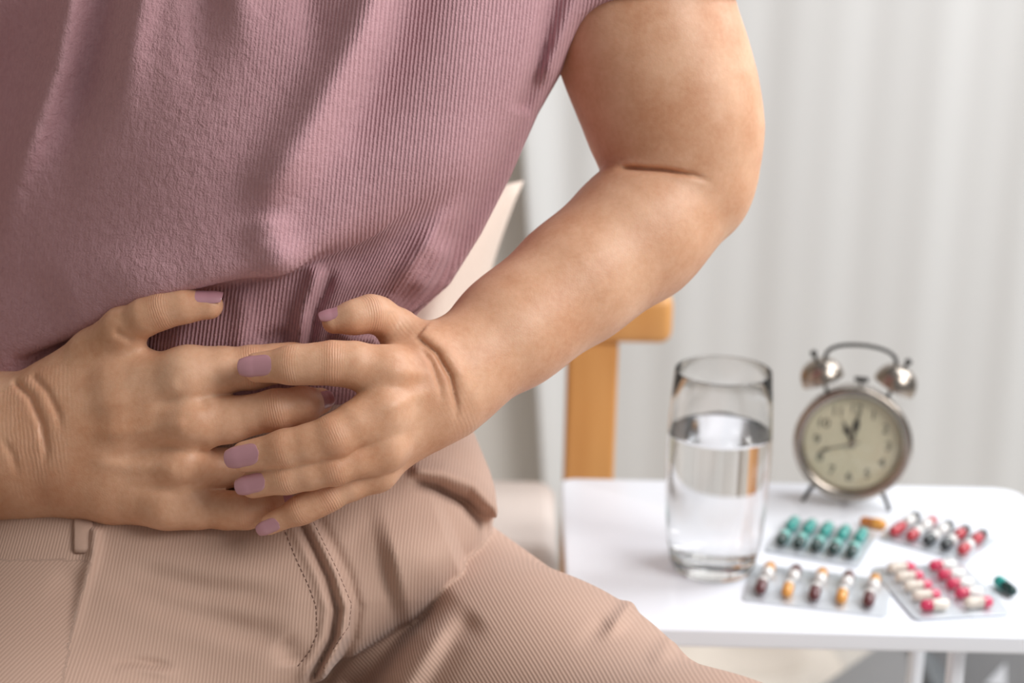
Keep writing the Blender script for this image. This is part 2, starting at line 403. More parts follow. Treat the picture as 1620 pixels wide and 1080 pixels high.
def rib_relief(px, py):
    r = 0
    for (l, w, a, f0, f1) in (
        ([(141, -330), (131, -180), (121, -60), (90, 104), (58, 197), (22, 290), (-14, 420)], 24, .0085, .35, .3), ([(216, -330), (203, -180), (190, -60), (150, 110), (105, 250), (75, 380)], 30, -.0075, .35, .4),
        ([(249, -330), (240, -180), (232, -60), (206, 70), (197, 150), (200, 250)], 28, .0065, .35, .5), ([(343, -330), (336, -180), (330, -60), (310, 100), (300, 200)], 34, -.005, .35, .5),
        ([(362, -330), (367, -180), (372, -60), (386, 40), (406, 140)], 32, .006, .35, .6), ([(470, -330), (475, -180), (480, -60), (495, 60), (508, 150)], 30, -.0055, .35, .6),
        ([(642, -330), (627, -180), (612, -60), (566, 60), (495, 190), (432, 290), (402, 370)], 38, .0110, 0, .25), ([(700, -330), (686, -180), (672, -60), (630, 60), (556, 210), (500, 310)], 42, -.0060, .35, .5),
        ([(415, 330), (424, 380), (440, 405)], 34, .005, .3, 0), 
        ([(880, -20), (850, 100), (826, 165), (822, 180)], 13, -.008, 0, .3), ([(915, -20), (880, 80), (850, 140)], 14, .004, 0, .3),
        ([(60, 480), (160, 440), (300, 420)], 50, .004, .3, .4)):
        r = r+fold(px, py, l, w, a*1.6, f0, f1)
    return r
def band_relief(px, py):
    r = 0
    for (l, w, a, f0, f1) in (
        ([(505, 415), (495, 450), (480, 490), (474, 545)], 12, .009, .2, 0), ([(530, 420), (518, 450), (498, 490), (486, 545)], 10, -.0075, .4, 0),
        ([(405, 548), (435, 532), (465, 530)], 12, -.003, .3, .3), ([(735, 300), (690, 370), (650, 425), (608, 470)], 18, .006, .5, .4),
        ([(722, 330), (690, 390), (655, 440), (618, 488)], 12, -.0025, .3, .45),
        ([(715, 370), (680, 430), (640, 480)], 24, .005, .3, .35), ([(520, 520), (560, 538), (610, 535)], 14, .006, .2, .2),
        ([(380, 440), (385, 500), (380, 545)], 16, .003, .3, 0), ([(300, 460), (290, 500), (280, 545)], 18, .003, .3, 0)):
        r = r+fold(px, py, l, w, a, f0, f1)
    return r
def shirt(P):
    px, py, Z, u_, l_ = shirt_parts(P); fr = sstep(.93, .90, Z)
    u_ = u_-rib_relief(px, py)*fr; l_ = l_-band_relief(px, py)*fr
    d = smin(u_, l_, .005+.020*sstep(440, 620, px))
    d = d-fold(px, py, [(752, 268), (700, 322), (625, 378), (550, 418), (480, 440)], 22, -.0040, .5, .3)*fr
    sl = smax(sleeve(P), (py+4-.0*px)*Z/F, .004); slb = sleeveB(P)
    d = smin(d, sl, .03); return smin(smin(d, slb, .03), smax(core(P)-.012, core(P)-.02, .01), .03)
V, Q = mesh_sdf(shirt, (-.42, -.33, .775), (.18, .035, 1.10), .0021)
px, py, Z, a_, b_ = shirt_parts(V)
fr = sstep(.93, .90, Z); isb = ((b_-band_relief(px, py)*fr) < (a_-rib_relief(px, py)*fr)) & (py > np.interp(px, *OV)-4) & (px < 744)
X_, Y_ = V[:, 0], V[:, 1]
su = X_+.10*Y_+.05*Z
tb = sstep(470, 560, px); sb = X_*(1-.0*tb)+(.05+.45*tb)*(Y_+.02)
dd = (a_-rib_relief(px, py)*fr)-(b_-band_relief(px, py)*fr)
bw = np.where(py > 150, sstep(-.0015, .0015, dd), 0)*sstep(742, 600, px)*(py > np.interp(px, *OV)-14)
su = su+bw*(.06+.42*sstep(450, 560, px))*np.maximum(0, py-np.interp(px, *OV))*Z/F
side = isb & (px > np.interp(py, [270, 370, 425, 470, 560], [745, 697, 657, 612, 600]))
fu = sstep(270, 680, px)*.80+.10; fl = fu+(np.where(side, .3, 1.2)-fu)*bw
m, nt, b = nt_mat('mauve_knit')
tc = nd(nt, 'ShaderNodeTexCoord').outputs['Object']
a1 = nd(nt, 'ShaderNodeAttribute', attribute_name='su').outputs['Fac']; a2 = nd(nt, 'ShaderNodeAttribute', attribute_name='fl').outputs['Fac']
nz = nd(nt, 'ShaderNodeTexNoise', {'Vector': tc, 'Scale': 340, 'Detail': 3}).outputs['Fac']
pil = nd(nt, 'ShaderNodeTexNoise', {'Vector': tc, 'Scale': 210, 'Detail': 3, 'Roughness': .55, 'Distortion': .4}).outputs['Fac']
sw = mth(nt, 'SINE', mth(nt, 'ADD', mth(nt, 'MULTIPLY', a1, 6.2832/.00185), mth(nt, 'MULTIPLY', nz, 1.6)))
n9 = nd(nt, 'ShaderNodeTexNoise', {'Vector': tc, 'Scale': 1300, 'Detail': 2}).outputs['Fac']
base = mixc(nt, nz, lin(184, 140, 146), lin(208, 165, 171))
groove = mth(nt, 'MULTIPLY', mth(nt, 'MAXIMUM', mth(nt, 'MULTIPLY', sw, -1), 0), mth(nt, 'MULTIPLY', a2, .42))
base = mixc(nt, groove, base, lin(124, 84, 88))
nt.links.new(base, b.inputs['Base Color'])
h1 = mth(nt, 'MULTIPLY', mth(nt, 'MULTIPLY', sw, a2), .5)
h2 = mth(nt, 'ADD', mth(nt, 'MULTIPLY', n9, .9), mth(nt, 'MULTIPLY', mth(nt, 'MULTIPLY', pil, mth(nt, 'SUBTRACT', 1.15, a2)), 2.3))
bp = nd(nt, 'ShaderNodeBump', {'Height': mth(nt, 'ADD', h1, h2), 'Strength': .9, 'Distance': .0007})
nt.links.new(bp.outputs[0], b.inputs['Normal']); b.inputs['Roughness'].default_value = .9
b.inputs['Sheen Weight'].default_value = .35; b.inputs['Sheen Roughness'].default_value = .5; b.inputs['Specular IOR Level'].default_value = .15
b.inputs['Sheen Tint'].default_value = (*lin(240, 205, 210), 1)
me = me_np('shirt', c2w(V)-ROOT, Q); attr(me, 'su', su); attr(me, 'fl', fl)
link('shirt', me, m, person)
# ------------------------------------------------------------------ trousers
thR = Chain([(640, 1010, 1.02, 225), (835, 1197, .895, 262), (1122, 1362, .76, 262), (1250, 1440, .72, 262)], k=.03)
thL = Chain([(150, 1010, .94, 280), (20, 1330, .84, 300), (-40, 1480, .80, 300)], k=.03)
PC = ([-500, 0, 300, 440, 520, 600, 667, 748, 785, 850, 1000], [1900, 1500, 1250, 1125, 1063, 1012, 970, 907, 862, 780, 600])
PR = ([500, 600, 690, 745, 800, 860, 930, 1000, 1100], [690, 715, 752, 775, 792, 796, 790, 780, 770])
def tr_parts(P):
    px, py = persp(P); Z = P[:, 2]
    R = np.interp(py, *PR).astype(np.float32); hw = np.float32(450)
    fz = np.interp(py, [550, 650, 760, 850, 950, 1080, 1250], [.90, .885, .874, .862, .848, .838, .83]).astype(np.float32)
    hd = np.float32(.12); cz = fz+hd
    qx = np.abs((px-(R-hw))/hw)+1e-5; qz = np.abs((Z-cz)/hd)+1e-5; e = 2.3
    rr = (qx**e+qz**e)**(1/e); gx = (qx/rr)**(e-1)/(hw*Z/F); gz = (qz/rr)**(e-1)/hd
    pel = (rr-1)/np.sqrt(gx*gx+gz*gz)
    s = (py-np.interp(px, *PC).astype(np.float32))*Z/F*.78
    pel = smax(pel, s, .030)
    pel = smax(pel, (640-py)*Z/F, .006)
    r = 0
    for (l, w, a, f0, f1) in (
        ([(600, 900), (680, 880), (730, 860)], 70, .010, .2, .2),
        ([(190, 895), (330, 935), (470, 948)], 20, -.0038, .2, .3), ([(150, 905), (260, 960), (400, 1000), (470, 1010)], 22, -.0042, .2, .3),
        ([(180, 875), (320, 905), (450, 915)], 24, .0016, .2, .3), ([(150, 930), (260, 985), (400, 1030)], 26, .0016, .3, .3),
        ([(178, 1048), (215, 1046), (278, 1056)], 7, -.006, .1, .3), ([(180, 1060), (220, 1058), (290, 1068)], 9, .004, .1, .3),
        ([(440, 1010), (458, 1030), (462, 1055)], 20, -.0025, .3, .3),
        ([(152, 830), (146, 880), (128, 940), (113, 1000), (96, 1100)], 10, .0085, .05, 0), ([(120, 890), (95, 960), (78, 1020), (55, 1090)], 22, -.012, .2, 0),
        ([(0, 885), (60, 888), (120, 884), (148, 872)], 6, -.0012, 0, .1),
        ([(470, 815), (478, 828), (496, 865), (518, 913), (533, 965), (526, 1010), (505, 1050), (485, 1085)], 7, -.0034, 0, .1),
        ([(480, 815), (492, 830), (511, 865), (532, 910), (547, 960), (541, 1005), (520, 1045), (500, 1085)], 9, .0042, 0, .1),
        ([(455, 815), (463, 832), (480, 868), (502, 915), (517, 965), (511, 1008), (490, 1048), (470, 1085)], 9, .0022, 0, .1),
        ([(500, 815), (512, 835), (530, 868), (552, 912), (566, 962), (558, 1008), (538, 1048), (515, 1085)], 9, -.0022, 0, .1),
        ([(644, 757), (690, 772), (735, 795), (765, 825), (784, 850)], 9, -.010, .15, .1),
        ([(640, 742), (700, 748), (750, 766), (785, 803), (798, 845)], 15, .008, .1, .1),
        ([(560, 850), (640, 860), (720, 900)], 40, .003, .3, .3)):
        r = r+fold(px, py, l, w, a, f0, f1)
    fr = sstep(.97, .93, Z)
    pel = pel-r*fr
    tR = thR(P)
    rt_ = 0
    for (l, w, a, f0, f1) in (
        ([(996, 958), (975, 985), (945, 1015)], 12, .0030, 0, .6), ([(965, 975), (940, 1000), (905, 1030)], 14, -.0010, .3, .5),
        ([(1060, 1010), (1050, 1030), (1020, 1050)], 14, .0014, .1, .5),
        ([(720, 950), (690, 1000), (640, 1080)], 26, .0045, .6, 0), ([(720, 930), (650, 990), (570, 1090)], 30, -.011, .45, 0),
        ([(760, 970), (720, 1010), (680, 1085)], 22, -.0035, .3, 0)):
        rt_ = rt_+fold(px, py, l, w, a, f0, f1)
    tR = tR-rt_
    return px, py, Z, smin(pel, thL(P), .03), tR
def trousers(P):
    px, py, Z, a, b = tr_parts(P)
    d = smin(a, b, .003)
    hgt = CAM[2]-P[:, 1]*math.cos(PITCH)-P[:, 2]*math.sin(PITCH)-P[:, 0]*math.sin(ROLL)
    return smax(d, .503-hgt, .01)
V, Q = mesh_sdf(trousers, (-.36, .028, .62), (.17, .235, 1.13), .0014)
px, py, Z, a_, b_ = tr_parts(V)
X_, Y_ = V[:, 0], V[:, 1]
lfl = px < np.interp(py, [800, 870, 940, 1000, 1100], [152, 148, 128, 113, 96])
tu = np.where(b_ < a_, (X_-Y_*.85)*.76, np.where(lfl & (py > 886), (X_+Y_*.9)*.74, X_+.06*Y_))
m, nt, b = nt_mat('beige_twill')
tc = nd(nt, 'ShaderNodeTexCoord').outputs['Object']
a1 = nd(nt, 'ShaderNodeAttribute', attribute_name='tu').outputs['Fac']
nz = nd(nt, 'ShaderNodeTexNoise', {'Vector': tc, 'Scale': 500, 'Detail': 2}).outputs['Fac']
n0 = nd(nt, 'ShaderNodeTexNoise', {'Vector': tc, 'Scale': 22, 'Detail': 2}).outputs['Fac']
sw = mth(nt, 'SINE', mth(nt, 'ADD', mth(nt, 'MULTIPLY', a1, 6.2832/.00155), mth(nt, 'MULTIPLY', nz, .9)))
base = mixc(nt, n0, lin(186, 155, 138), lin(194, 163, 146))
base = mixc(nt, mth(nt, 'MULTIPLY_ADD', sw, -.12, .12), base, lin(140, 108, 92))
nt.links.new(base, b.inputs['Base Color'])
bp = nd(nt, 'ShaderNodeBump', {'Height': mth(nt, 'ADD', mth(nt, 'MULTIPLY', sw, .5), mth(nt, 'MULTIPLY', nz, .4)), 'Strength': .45, 'Distance': .0003})
nt.links.new(bp.outputs[0], b.inputs['Normal']); b.inputs['Roughness'].default_value = .8; b.inputs['Specular IOR Level'].default_value = .2
b.inputs['Sheen Weight'].default_value = .15
twill = m
me = me_np('trousers', c2w(V)-ROOT, Q); attr(me, 'tu', tu)
trs = link('trousers', me, twill, person)
# seams and stitching laid on the cloth
def strip(name, pts, w, th, n, mat, parent):
    xs = np.array([p[0] for p in pts], float); ys = np.array([p[1] for p in pts], float)
    s = np.r_[0, np.cumsum(np.hypot(np.diff(xs), np.diff(ys)))]; q = np.linspace(0, s[-1], n)
    P = cast(trousers, np.interp(q, s, xs), np.interp(q, s, ys)); P[:, 2] -= th
    return link(name, me_tube(name, c2w(P)-ROOT, w, 6), mat, parent)
thread = simple('thread', lin(120, 92, 80), .8)
def stitches(pts, step=9.):
    xs = np.array([p[0] for p in pts], float); ys = np.array([p[1] for p in pts], float)
    s = np.r_[0, np.cumsum(np.hypot(np.diff(xs), np.diff(ys)))]; q = np.arange(0, s[-1]-step, step)
    A = cast(trousers, np.interp(q, s, xs), np.interp(q, s, ys)); B = cast(trousers, np.interp(q+step*.6, s, xs), np.interp(q+step*.6, s, ys))
    bm = bmesh.new(); off = np.array([0, 0, -.0002]); A = c2w(A+off)-ROOT; B = c2w(B+off)-ROOT
    for a, c in zip(A, B):
        a, c = Vector(a), Vector(c); t = (c-a).normalized(); s1 = t.cross(Vector((0, 1, .2))).normalized()*.00022; s2 = t.cross(s1).normalized()*.00022
        r0 = [bm.verts.new(a+x) for x in (s1, s2, -s1, -s2)]; r1 = [bm.verts.new(c+x) for x in (s1, s2, -s1, -s2)]
        for k in range(4): bm.faces.new((r0[k], r0[(k+1) % 4], r1[(k+1) % 4], r1[k]))
        bm.faces.new(r0); bm.faces.new(r1)
    o = link('stitching', me_bm('stitching', bm), thread, trs); o['kind'] = 'stuff'
stitches([(448, 833), (470, 887), (488, 925), (500, 958), (502, 1002), (490, 1030), (466, 1060)])
stitches([(496, 826), (514, 862), (534, 902), (556, 955), (552, 990), (522, 1034)])
LP = cast(trousers, [134], [850])[0]
bm = bmesh.new(); pts = cast(trousers, [133]*8, np.linspace(818, 874, 8)); r = []
for i, p in enumerate(pts):
    lift = .0016 if 0 < i < 7 else .0003
    r.append([bm.verts.new(Vector(c2w((p+np.array([sx*.0044, 0, -lift+dz]))[None])[0]-ROOT)) for sx, dz in ((-1, 0), (-.8, -.0006), (.8, -.0006), (1, 0), (1, .002), (-1, .002))])
for a, c in zip(r, r[1:]):
    for k in range(6): bm.faces.new((a[k], a[(k+1) % 6], c[(k+1) % 6], c[k]))
bm.faces.new(r[0]); bm.faces.new(r[-1])
me = me_bm('belt_loop', bm); link('belt_loop', me, twill, trs)
# ------------------------------------------------------------------ room
def box_me(name, sx, sy, sz, r=.003, c=(0, 0, 0), seg=2): return me_bm(name, rbox(sx, sy, sz, r, seg, c))
wallm = simple('wall_paint', lin(236, 234, 230), .85, 0, .02, 4)
floorm = simple('pale_floor', lin(214, 208, 200), .45, 0, .08, 5)
tag(link('floor', box_me('floor', 5, 4.2, .05, .002), floorm, None, (0, .9, -.025), False), kind='structure')
tag(link('shade_wall_left', box_me('shade_wall_left', .06, 3.2, 2.7, .002), simple('shade_wall_paint', lin(150, 138, 126), .85, 0, .02, 4), None, (-1.0, .95, 1.351), False), kind='structure')  # unseen wall added to block ambient from the left, toned for dim bounce
tag(link('wall_back', box_me('wall_back', 3.46, .06, 2.7, .002), wallm, None, (.76, 2.385, 1.351), False), kind='structure')
# curtain: pleated cloth with real folds, hanging in front of the wall
def curtain():
    NX, NZ = 420, 26; xa = wp(858, 755, 2.49)[0]; xb = wp(828, 250, 2.364)[0]; Vn = []; Fc = []
    for j in range(NZ+1):
        z = .012+2.6*j/NZ
        xl = xa+(xb-xa)*(z-.136)/.436
        for i in range(NX+1):
            s = i/NX; x = xl+s*(1.75-xl)
            fl = .022*math.sin(46*x+.5*math.sin(9*x)+.25*math.sin(2.2*z))+.010*math.sin(101*x+1.1+.5*math.sin(3*z))+.008*math.sin(19*x+2)
            fl *= .08+.05*math.sin(5.1*x+1.0)**2
            edge = math.exp(-(s*(1.75-xl)/.035)**2)
            Vn.append((x, 2.315+fl-.03*edge, z))
    for j in range(NZ):
        for i in range(NX): a = j*(NX+1)+i; Fc.append((a, a+1, a+NX+2, a+NX+1))
    return me_from('curtain', Vn, Fc)
m, nt, b = nt_mat('sheer_curtain_cloth')
b.inputs['Base Color'].default_value = (*lin(222, 222, 221), 1); b.inputs['Roughness'].default_value = .9
tcv = nd(nt, 'ShaderNodeTexCoord').outputs['Object']
wv = nd(nt, 'ShaderNodeTexNoise', {'Vector': nd(nt, 'ShaderNodeMapping', {'Vector': tcv, 'Scale': (900, 1, 900)}).outputs[0], 'Scale': 1})
nt.links.new(nd(nt, 'ShaderNodeBump', {'Height': wv.outputs['Fac'], 'Strength': .3, 'Distance': .0004}).outputs[0], b.inputs['Normal'])
o = link('curtain', curtain(), m); md = o.modifiers.new('thick', 'SOLIDIFY'); md.thickness = .0015
tag(o, 'white pleated curtain hanging behind the bedside table', 'curtain')
# ------------------------------------------------------------------ daybed with wooden end
wood, nt, b = nt_mat('honey_wood')
tcv = nd(nt, 'ShaderNodeTexCoord').outputs['Object']
g = nd(nt, 'ShaderNodeTexNoise', {'Vector': nd(nt, 'ShaderNodeMapping', {'Vector': tcv, 'Scale': (60, 60, 5)}).outputs[0], 'Scale': 1, 'Detail': 4, 'Distortion': .4})
nt.links.new(mixc(nt, g.outputs['Fac'], lin(196, 132, 66), lin(226, 170, 104)), b.inputs['Base Color']); b.inputs['Roughness'].default_value = .42
bed = empty('daybed', (-.30, 1.1, 0), 'wooden daybed with honey coloured post and top rail and pale cushion', 'daybed')
bx, by = -.30, 1.1
seatm = simple('pale_seat_cloth', lin(214, 203, 196), .9, 0, .05, 25, .0006, 250)
bm = rbox(.80, .62, .12, .014, 4)
bmesh.ops.subdivide_edges(bm, edges=bm.edges[:], cuts=3, use_grid_fill=True)
link('seat_cushion', me_bm('seat_cushion', bm), seatm, bed, (.037-.40-bx, 1.085-by, .440))
post = me_bm('post', rbox(.040, .034, .618, .004, 3))
for x_ in (.064, -.70):
    for y_ in (1.405, .79):
        if y_ > 1: link('post', post, wood, bed, (x_-bx, y_-by, .309))
link('top_rail', me_bm('top_rail', rbox(.865, .040, .040, .010, 4)), wood, bed, (.125-.4325-bx, 1.400-by, .637))
leg = me_bm('leg', rbox(.036, .036, .34, .004, 2))
for x_ in (.012, -.70): link('leg', leg, wood, bed, (x_-bx, .80-by, .17))
side = me_bm('side_rail', rbox(.75, .022, .05, .003, 2))
for y_ in (.79, 1.37): link('side_rail', side, wood, bed, (-.345-bx, y_-by, .352))
slat = me_bm('slat', rbox(.03, .012, .2, .003, 2))
# ------------------------------------------------------------------ pillow
def pillow():
    N = 60; hs = .150; top = []; Vn = []; Fc = []; idx = {}
    def pos(u, v, sgn):
        k = .16
        x = hs*u*(1-k*(1-v*v)*abs(u)**3); z = hs*v*(1-k*(1-u*u)*abs(v)**3)
        t = .062*max(0, (1-u**4)*(1-v**4))**.55*(1-.18*(u*u+v*v)/2)
        rad = math.hypot(u-.95, v-.95); ang = math.atan2(v-.95, u-.95)
        w = .0055*math.sin(ang*13+1.5*u)*math.exp(-((rad-.75)/.5)**2)*(1-u**6)*(1-v**6)
        w += .004*math.sin(7*u+3*v+2*math.sin(4*v))*(1-u**6)*(1-v**6)
        return (x, sgn*(t+(w if sgn < 0 else 0)*1 if t > 1e-6 else 0) if sgn > 0 else -(t+w), z)
    for sgn in (-1, 1):
        for j in range(N+1):
            for i in range(N+1):
                u, v = -1+2*i/N, -1+2*j/N
                if sgn > 0 and (i in (0, N) or j in (0, N)): idx[(sgn, i, j)] = idx[(-1, i, j)]; continue
                idx[(sgn, i, j)] = len(Vn); Vn.append(pos(u, v, sgn))
        for j in range(N):
            for i in range(N):
                f = (idx[(sgn, i, j)], idx[(sgn, i+1, j)], idx[(sgn, i+1, j+1)], idx[(sgn, i, j+1)])
                Fc.append(f if sgn < 0 else f[::-1])
    return me_from('pillow', Vn, Fc)
pm = simple('cream_cotton', lin(224, 205, 191), .85, 0, .03, 30, .0004, 500)
o = link('pillow', pillow(), pm, None, (-.155, 1.165, .650)); o.rotation_euler = (math.radians(-14), math.radians(3), math.radians(-6))
tag(o, 'cream cotton pillow propped up on the daybed behind the person', 'pillow')
# ------------------------------------------------------------------ bedside table
white = simple('white_laminate', lin(240, 244, 252), .32, 0, .012, 8)
def slab(name, x0_, x1_, y0_, y1_, z0_, z1_, rads, bev):
    bm = bmesh.new(); pts = []
    for (cx, cy, a0, r) in ((x0_, y0_, 180, rads[0]), (x1_, y0_, 270, rads[1]), (x1_, y1_, 0, rads[2]), (x0_, y1_, 90, rads[3])):
        sx = r if cx == x0_ else -r; sy = r if cy == y0_ else -r
        for k in range(9):
            a = math.radians(a0+90*k/8); pts.append((cx+sx+r*math.cos(a), cy+sy+r*math.sin(a)))
    lo_ = [bm.verts.new((x, y, z0_)) for x, y in pts]; hi_ = [bm.verts.new((x, y, z1_)) for x, y in pts]; n = len(pts)
    f1 = bm.faces.new(lo_[::-1]); f2 = bm.faces.new(hi_)
    for k in range(n): bm.faces.new((lo_[k], lo_[(k+1) % n], hi_[(k+1) % n], hi_[k]))
    bmesh.ops.bevel(bm, geom=[e for f in (f1, f2) for e in f.edges], offset=bev, segments=3, profile=.5, affect='EDGES')
    return me_bm(name, bm)
TX, TY = .205, 1.14
table = empty('bedside_table', (TX, TY, 0), 'small white bedside table holding glass, clock and pills', 'table')
link('tabletop', slab('tabletop', .038-TX, .372-TX, 1.016-TY, 1.264-TY, .5395, .55, (.008, .012, .018, .008), .0015), white, table)
lg = me_bm('leg', rbox(.0085, .014, .534, .0015, 2))
for (x_, y_) in ((.279, 1.04), (.302, 1.235), (.068, 1.04), (.068, 1.235)): link('leg', lg, white, table, (x_-TX, y_-TY, .2722))
link('rail', me_bm('rail', rbox(.24, .010, .012, .002, 2)), white, table, (.185-TX, 1.235-TY, .5325))
# ------------------------------------------------------------------ glass of water
glm, nt, b = nt_mat('clear_glass')
b.inputs['Transmission Weight'].default_value = 1; b.inputs['Roughness'].default_value = 0; b.inputs['IOR'].default_value = 1.45
b.inputs['Base Color'].default_value = (1, 1, 1, 1)
wtm, nt, b = nt_mat('water')
b.inputs['Transmission Weight'].default_value = 1; b.inputs['Roughness'].default_value = 0; b.inputs['IOR'].default_value = 1.33; b.inputs['Base Color'].default_value = (1, 1, 1, 1)
gx, gy, _ = onp(1127, 897, .55)
outer = [(.0235, 0), (.0262, .0012), (.0280, .006), (.0305, .020), (.0326, .045), (.0333, .075), (.0330, .095), (.0320, .115), (.0306, .1335)]
inner = [(.0296, .1335), (.0310, .115), (.0321, .095), (.0323, .075), (.0316, .045), (.0291, .022), (.0268, .0135), (.022, .011)]
glass = empty('drinking_glass', (gx, gy, .5504), 'clear tumbler more than half full of water', 'glass')
link('tumbler', me_lathe('tumbler', [(0, .0012), (.018, .0010)]+outer+[(.0304, .1343), (.0299, .1343)]+inner+[(0, .0105)], 72), glm, glass)
link('water', me_lathe('water', [(0, .0104), (.022, .0109), (.0269, .0134), (.0292, .022), (.0317, .045), (.0324, .075), (.0322, .092), (.0321, .0945), (.0308, .0938), (.0285, .0935), (0, .0935)], 72), wtm, glass)
# ------------------------------------------------------------------ alarm clock
nick = simple('aged_nickel', lin(168, 158, 148), .27, 1, .08, 40)
dark = simple('dark_metal', lin(58, 56, 54), .4, .7)
dialm = simple('dial_card', lin(212, 205, 180), .6, 0, .02, 30)
ink = simple('dial_ink', lin(52, 48, 44), .6)
ink2 = simple('alarm_hand_ink', lin(96, 92, 80), .5)
kx, ky, _ = onp(1338, 803, .55)
clk = empty('alarm_clock', (kx, ky, .55), 'vintage nickel twin-bell alarm clock with cream dial', 'clock', rot=(math.radians(-3), math.radians(1.5), math.radians(-9)))
HC = .0475
link('case', me_lathe('case', [(.0, .031), (.026, .031), (.034, .029), (.0375, .024), (.0388, .012), (.0392, .004), (.0403, .002), (.0412, -.001), (.0410, -.0035), (.0396, -.005), (.0370, -.0052), (.0348, -.004), (.0338, -.001), (.0333, .0012)], 72, 'Y'), nick, clk, (0, 0, HC))
for p in clk.children: pass
def flip_y(me):   # lathe('Y') runs toward -y; depth is positive y here
    for v in me.vertices: v.co.y = -v.co.y
    me.flip_normals()
flip_y(clk.children[0].data)
dial = link('dial', me_lathe('dial', [(0, 0), (.0336, 0), (.0336, .001), (0, .001)], 64, 'Y'), dialm, clk, (0, .0022, HC), False)
def text_me(name, s, size):
    cu = bpy.data.curves.new(name, 'FONT'); cu.body = s; cu.size = size; cu.align_x = 'CENTER'; cu.align_y = 'CENTER'; cu.extrude = .0001
    o = bpy.data.objects.new(name, cu); COL.objects.link(o); dg = bpy.context.evaluated_depsgraph_get()
    me = bpy.data.meshes.new_from_object(o.evaluated_get(dg)); bpy.data.objects.remove(o); bpy.data.curves.remove(cu)
    me.transform(Matrix.Rotation(math.pi/2, 4, 'X')); return me
for h in range(1, 13):
    a = math.radians(30*h); link('numeral', text_me('numeral', str(h), .0094), ink, dial, (.0247*math.sin(a), -.0012, .0247*math.cos(a)), False)
def hand_me(name, prof):     # outline (half width, along), flat plate with thickness
    bm = bmesh.new(); pts = [(w, z) for w, z in prof]+[(-w, z) for w, z in prof[::-1] if w > 0]
    a = [bm.verts.new((x, -.0003, z)) for x, z in pts]; c = [bm.verts.new((x, 0, z)) for x, z in pts]; n = len(pts)
    bm.faces.new(a); bm.faces.new(c[::-1])
    for k in range(n): bm.faces.new((a[k], c[k], c[(k+1) % n], a[(k+1) % n]))
    return me_bm(name, bm)
for nm_, prof, ang, dy, mt in (('hour_hand', [(.0007, -.003), (.0006, .006), (.0019, .009), (.0019, .011), (.0007, .0135), (.0, .019)], -27, -.0016, ink),
                           ('minute_hand', [(.0007, -.003), (.0006, .007), (.0020, .012), (.0020, .015), (.0008, .018), (0, .0245)], 6, -.0022, ink),
                           ('alarm_hand', [(.0004, -.005), (.0004, .016), (.0011, .018), (.0011, .020), (.0004, .022), (0, .023)], -108, -.0028, ink2)):
    o = link(nm_, hand_me(nm_, prof), mt, dial, (0, dy, 0), False); o.rotation_euler = (0, math.radians(ang), 0)
link('centre_cap', me_lathe('centre_cap', [(0, .0036), (.0016, .0034), (.0020, .0026), (.0020, 0)], 20, 'Y'), nick, dial, (0, -.0004, 0))
cov, nt, b = nt_mat('clock_glass')
def clear(name, tint, gl_rough, amt):
    m = bpy.data.materials.new(name); m.use_nodes = True; nt = m.node_tree; nt.nodes.clear()
    out = nd(nt, 'ShaderNodeOutputMaterial'); tr = nd(nt, 'ShaderNodeBsdfTransparent', {'Color': (*tint, 1)}); gl = nd(nt, 'ShaderNodeBsdfGlossy', {'Roughness': gl_rough})
    fc = nd(nt, 'ShaderNodeLayerWeight', {'Blend': .5}).outputs['Facing']
    fr = mth(nt, 'MULTIPLY_ADD', mth(nt, 'POWER', fc, 4), .55, .04)
    mx = nd(nt, 'ShaderNodeMixShader', {0: mth(nt, 'MULTIPLY', fr, amt), 1: tr.outputs[0], 2: gl.outputs[0]}); nt.links.new(mx.outputs[0], out.inputs[0]); return m
covm = clear('clock_glass_clear', (.97, .97, .95), .05, 1.0)
link('glass_cover', me_lathe('glass_cover', [(.0345, .0005), (.028, .0020), (.016, .0031), (0, .0036)], 48, 'Y'), covm, clk, (0, -.0012, HC))
bell_me = me_lathe('bell', [(.0150, -.001), (.0152, 0), (.0149, .0045), (.0135, .0085), (.0105, .0122), (.0060, .0146), (0, .0155), ], 40)
knob_me = me_lathe('bell_knob', [(.0012, 0), (.0012, .003), (.0024, .0036), (.0026, .0052), (.0018, .0068), (0, .0072)], 16)
stem_me = me_lathe('bell_stem', [(.0013, -.012), (.0013, .001), (0, .001)], 12)
for sx in (-1, 1):
    bl = link('bell', bell_me, nick, clk, (sx*.0245, .009, HC+.0420)); bl.rotation_euler = (0, math.radians(24*sx), 0)
    link('bell_knob', knob_me, dark, bl, (0, 0, .0150)); link('bell_stem', stem_me, dark, bl)
hp = [(-.0265, .009, HC+.0500)]+[(.0245*math.sin(math.radians(a))*1.0, .009, HC+.0555+.0135*max(0, math.cos(math.radians(a)))**.6) for a in range(-84, 85, 12)]+[(.0265, .009, HC+.0500)]
link('handle', me_tube('handle', hp, .0014, 10), dark, clk)
link('hammer', me_bm('hammer', rbox(.010, .004, .0035, .001, 2)), dark, clk, (.002, .009, HC+.0445))
link('hammer_stem', me_tube('hammer_stem', [(.002, .009, HC+.036), (.002, .009, HC+.0435)], .0009, 8), dark, clk)
for sx in (-1, 1): link('foot', me_tube('foot', [(sx*.0215, .006, HC-.0315), (sx*.026, .003, .010), (sx*.0305, 0, .0015)], [.0019, .0017, .0015], 10), dark, clk)
link('rear_foot', me_tube('rear_foot', [(0, .026, HC-.028), (0, .032, .0015)], .0016, 8), dark, clk)
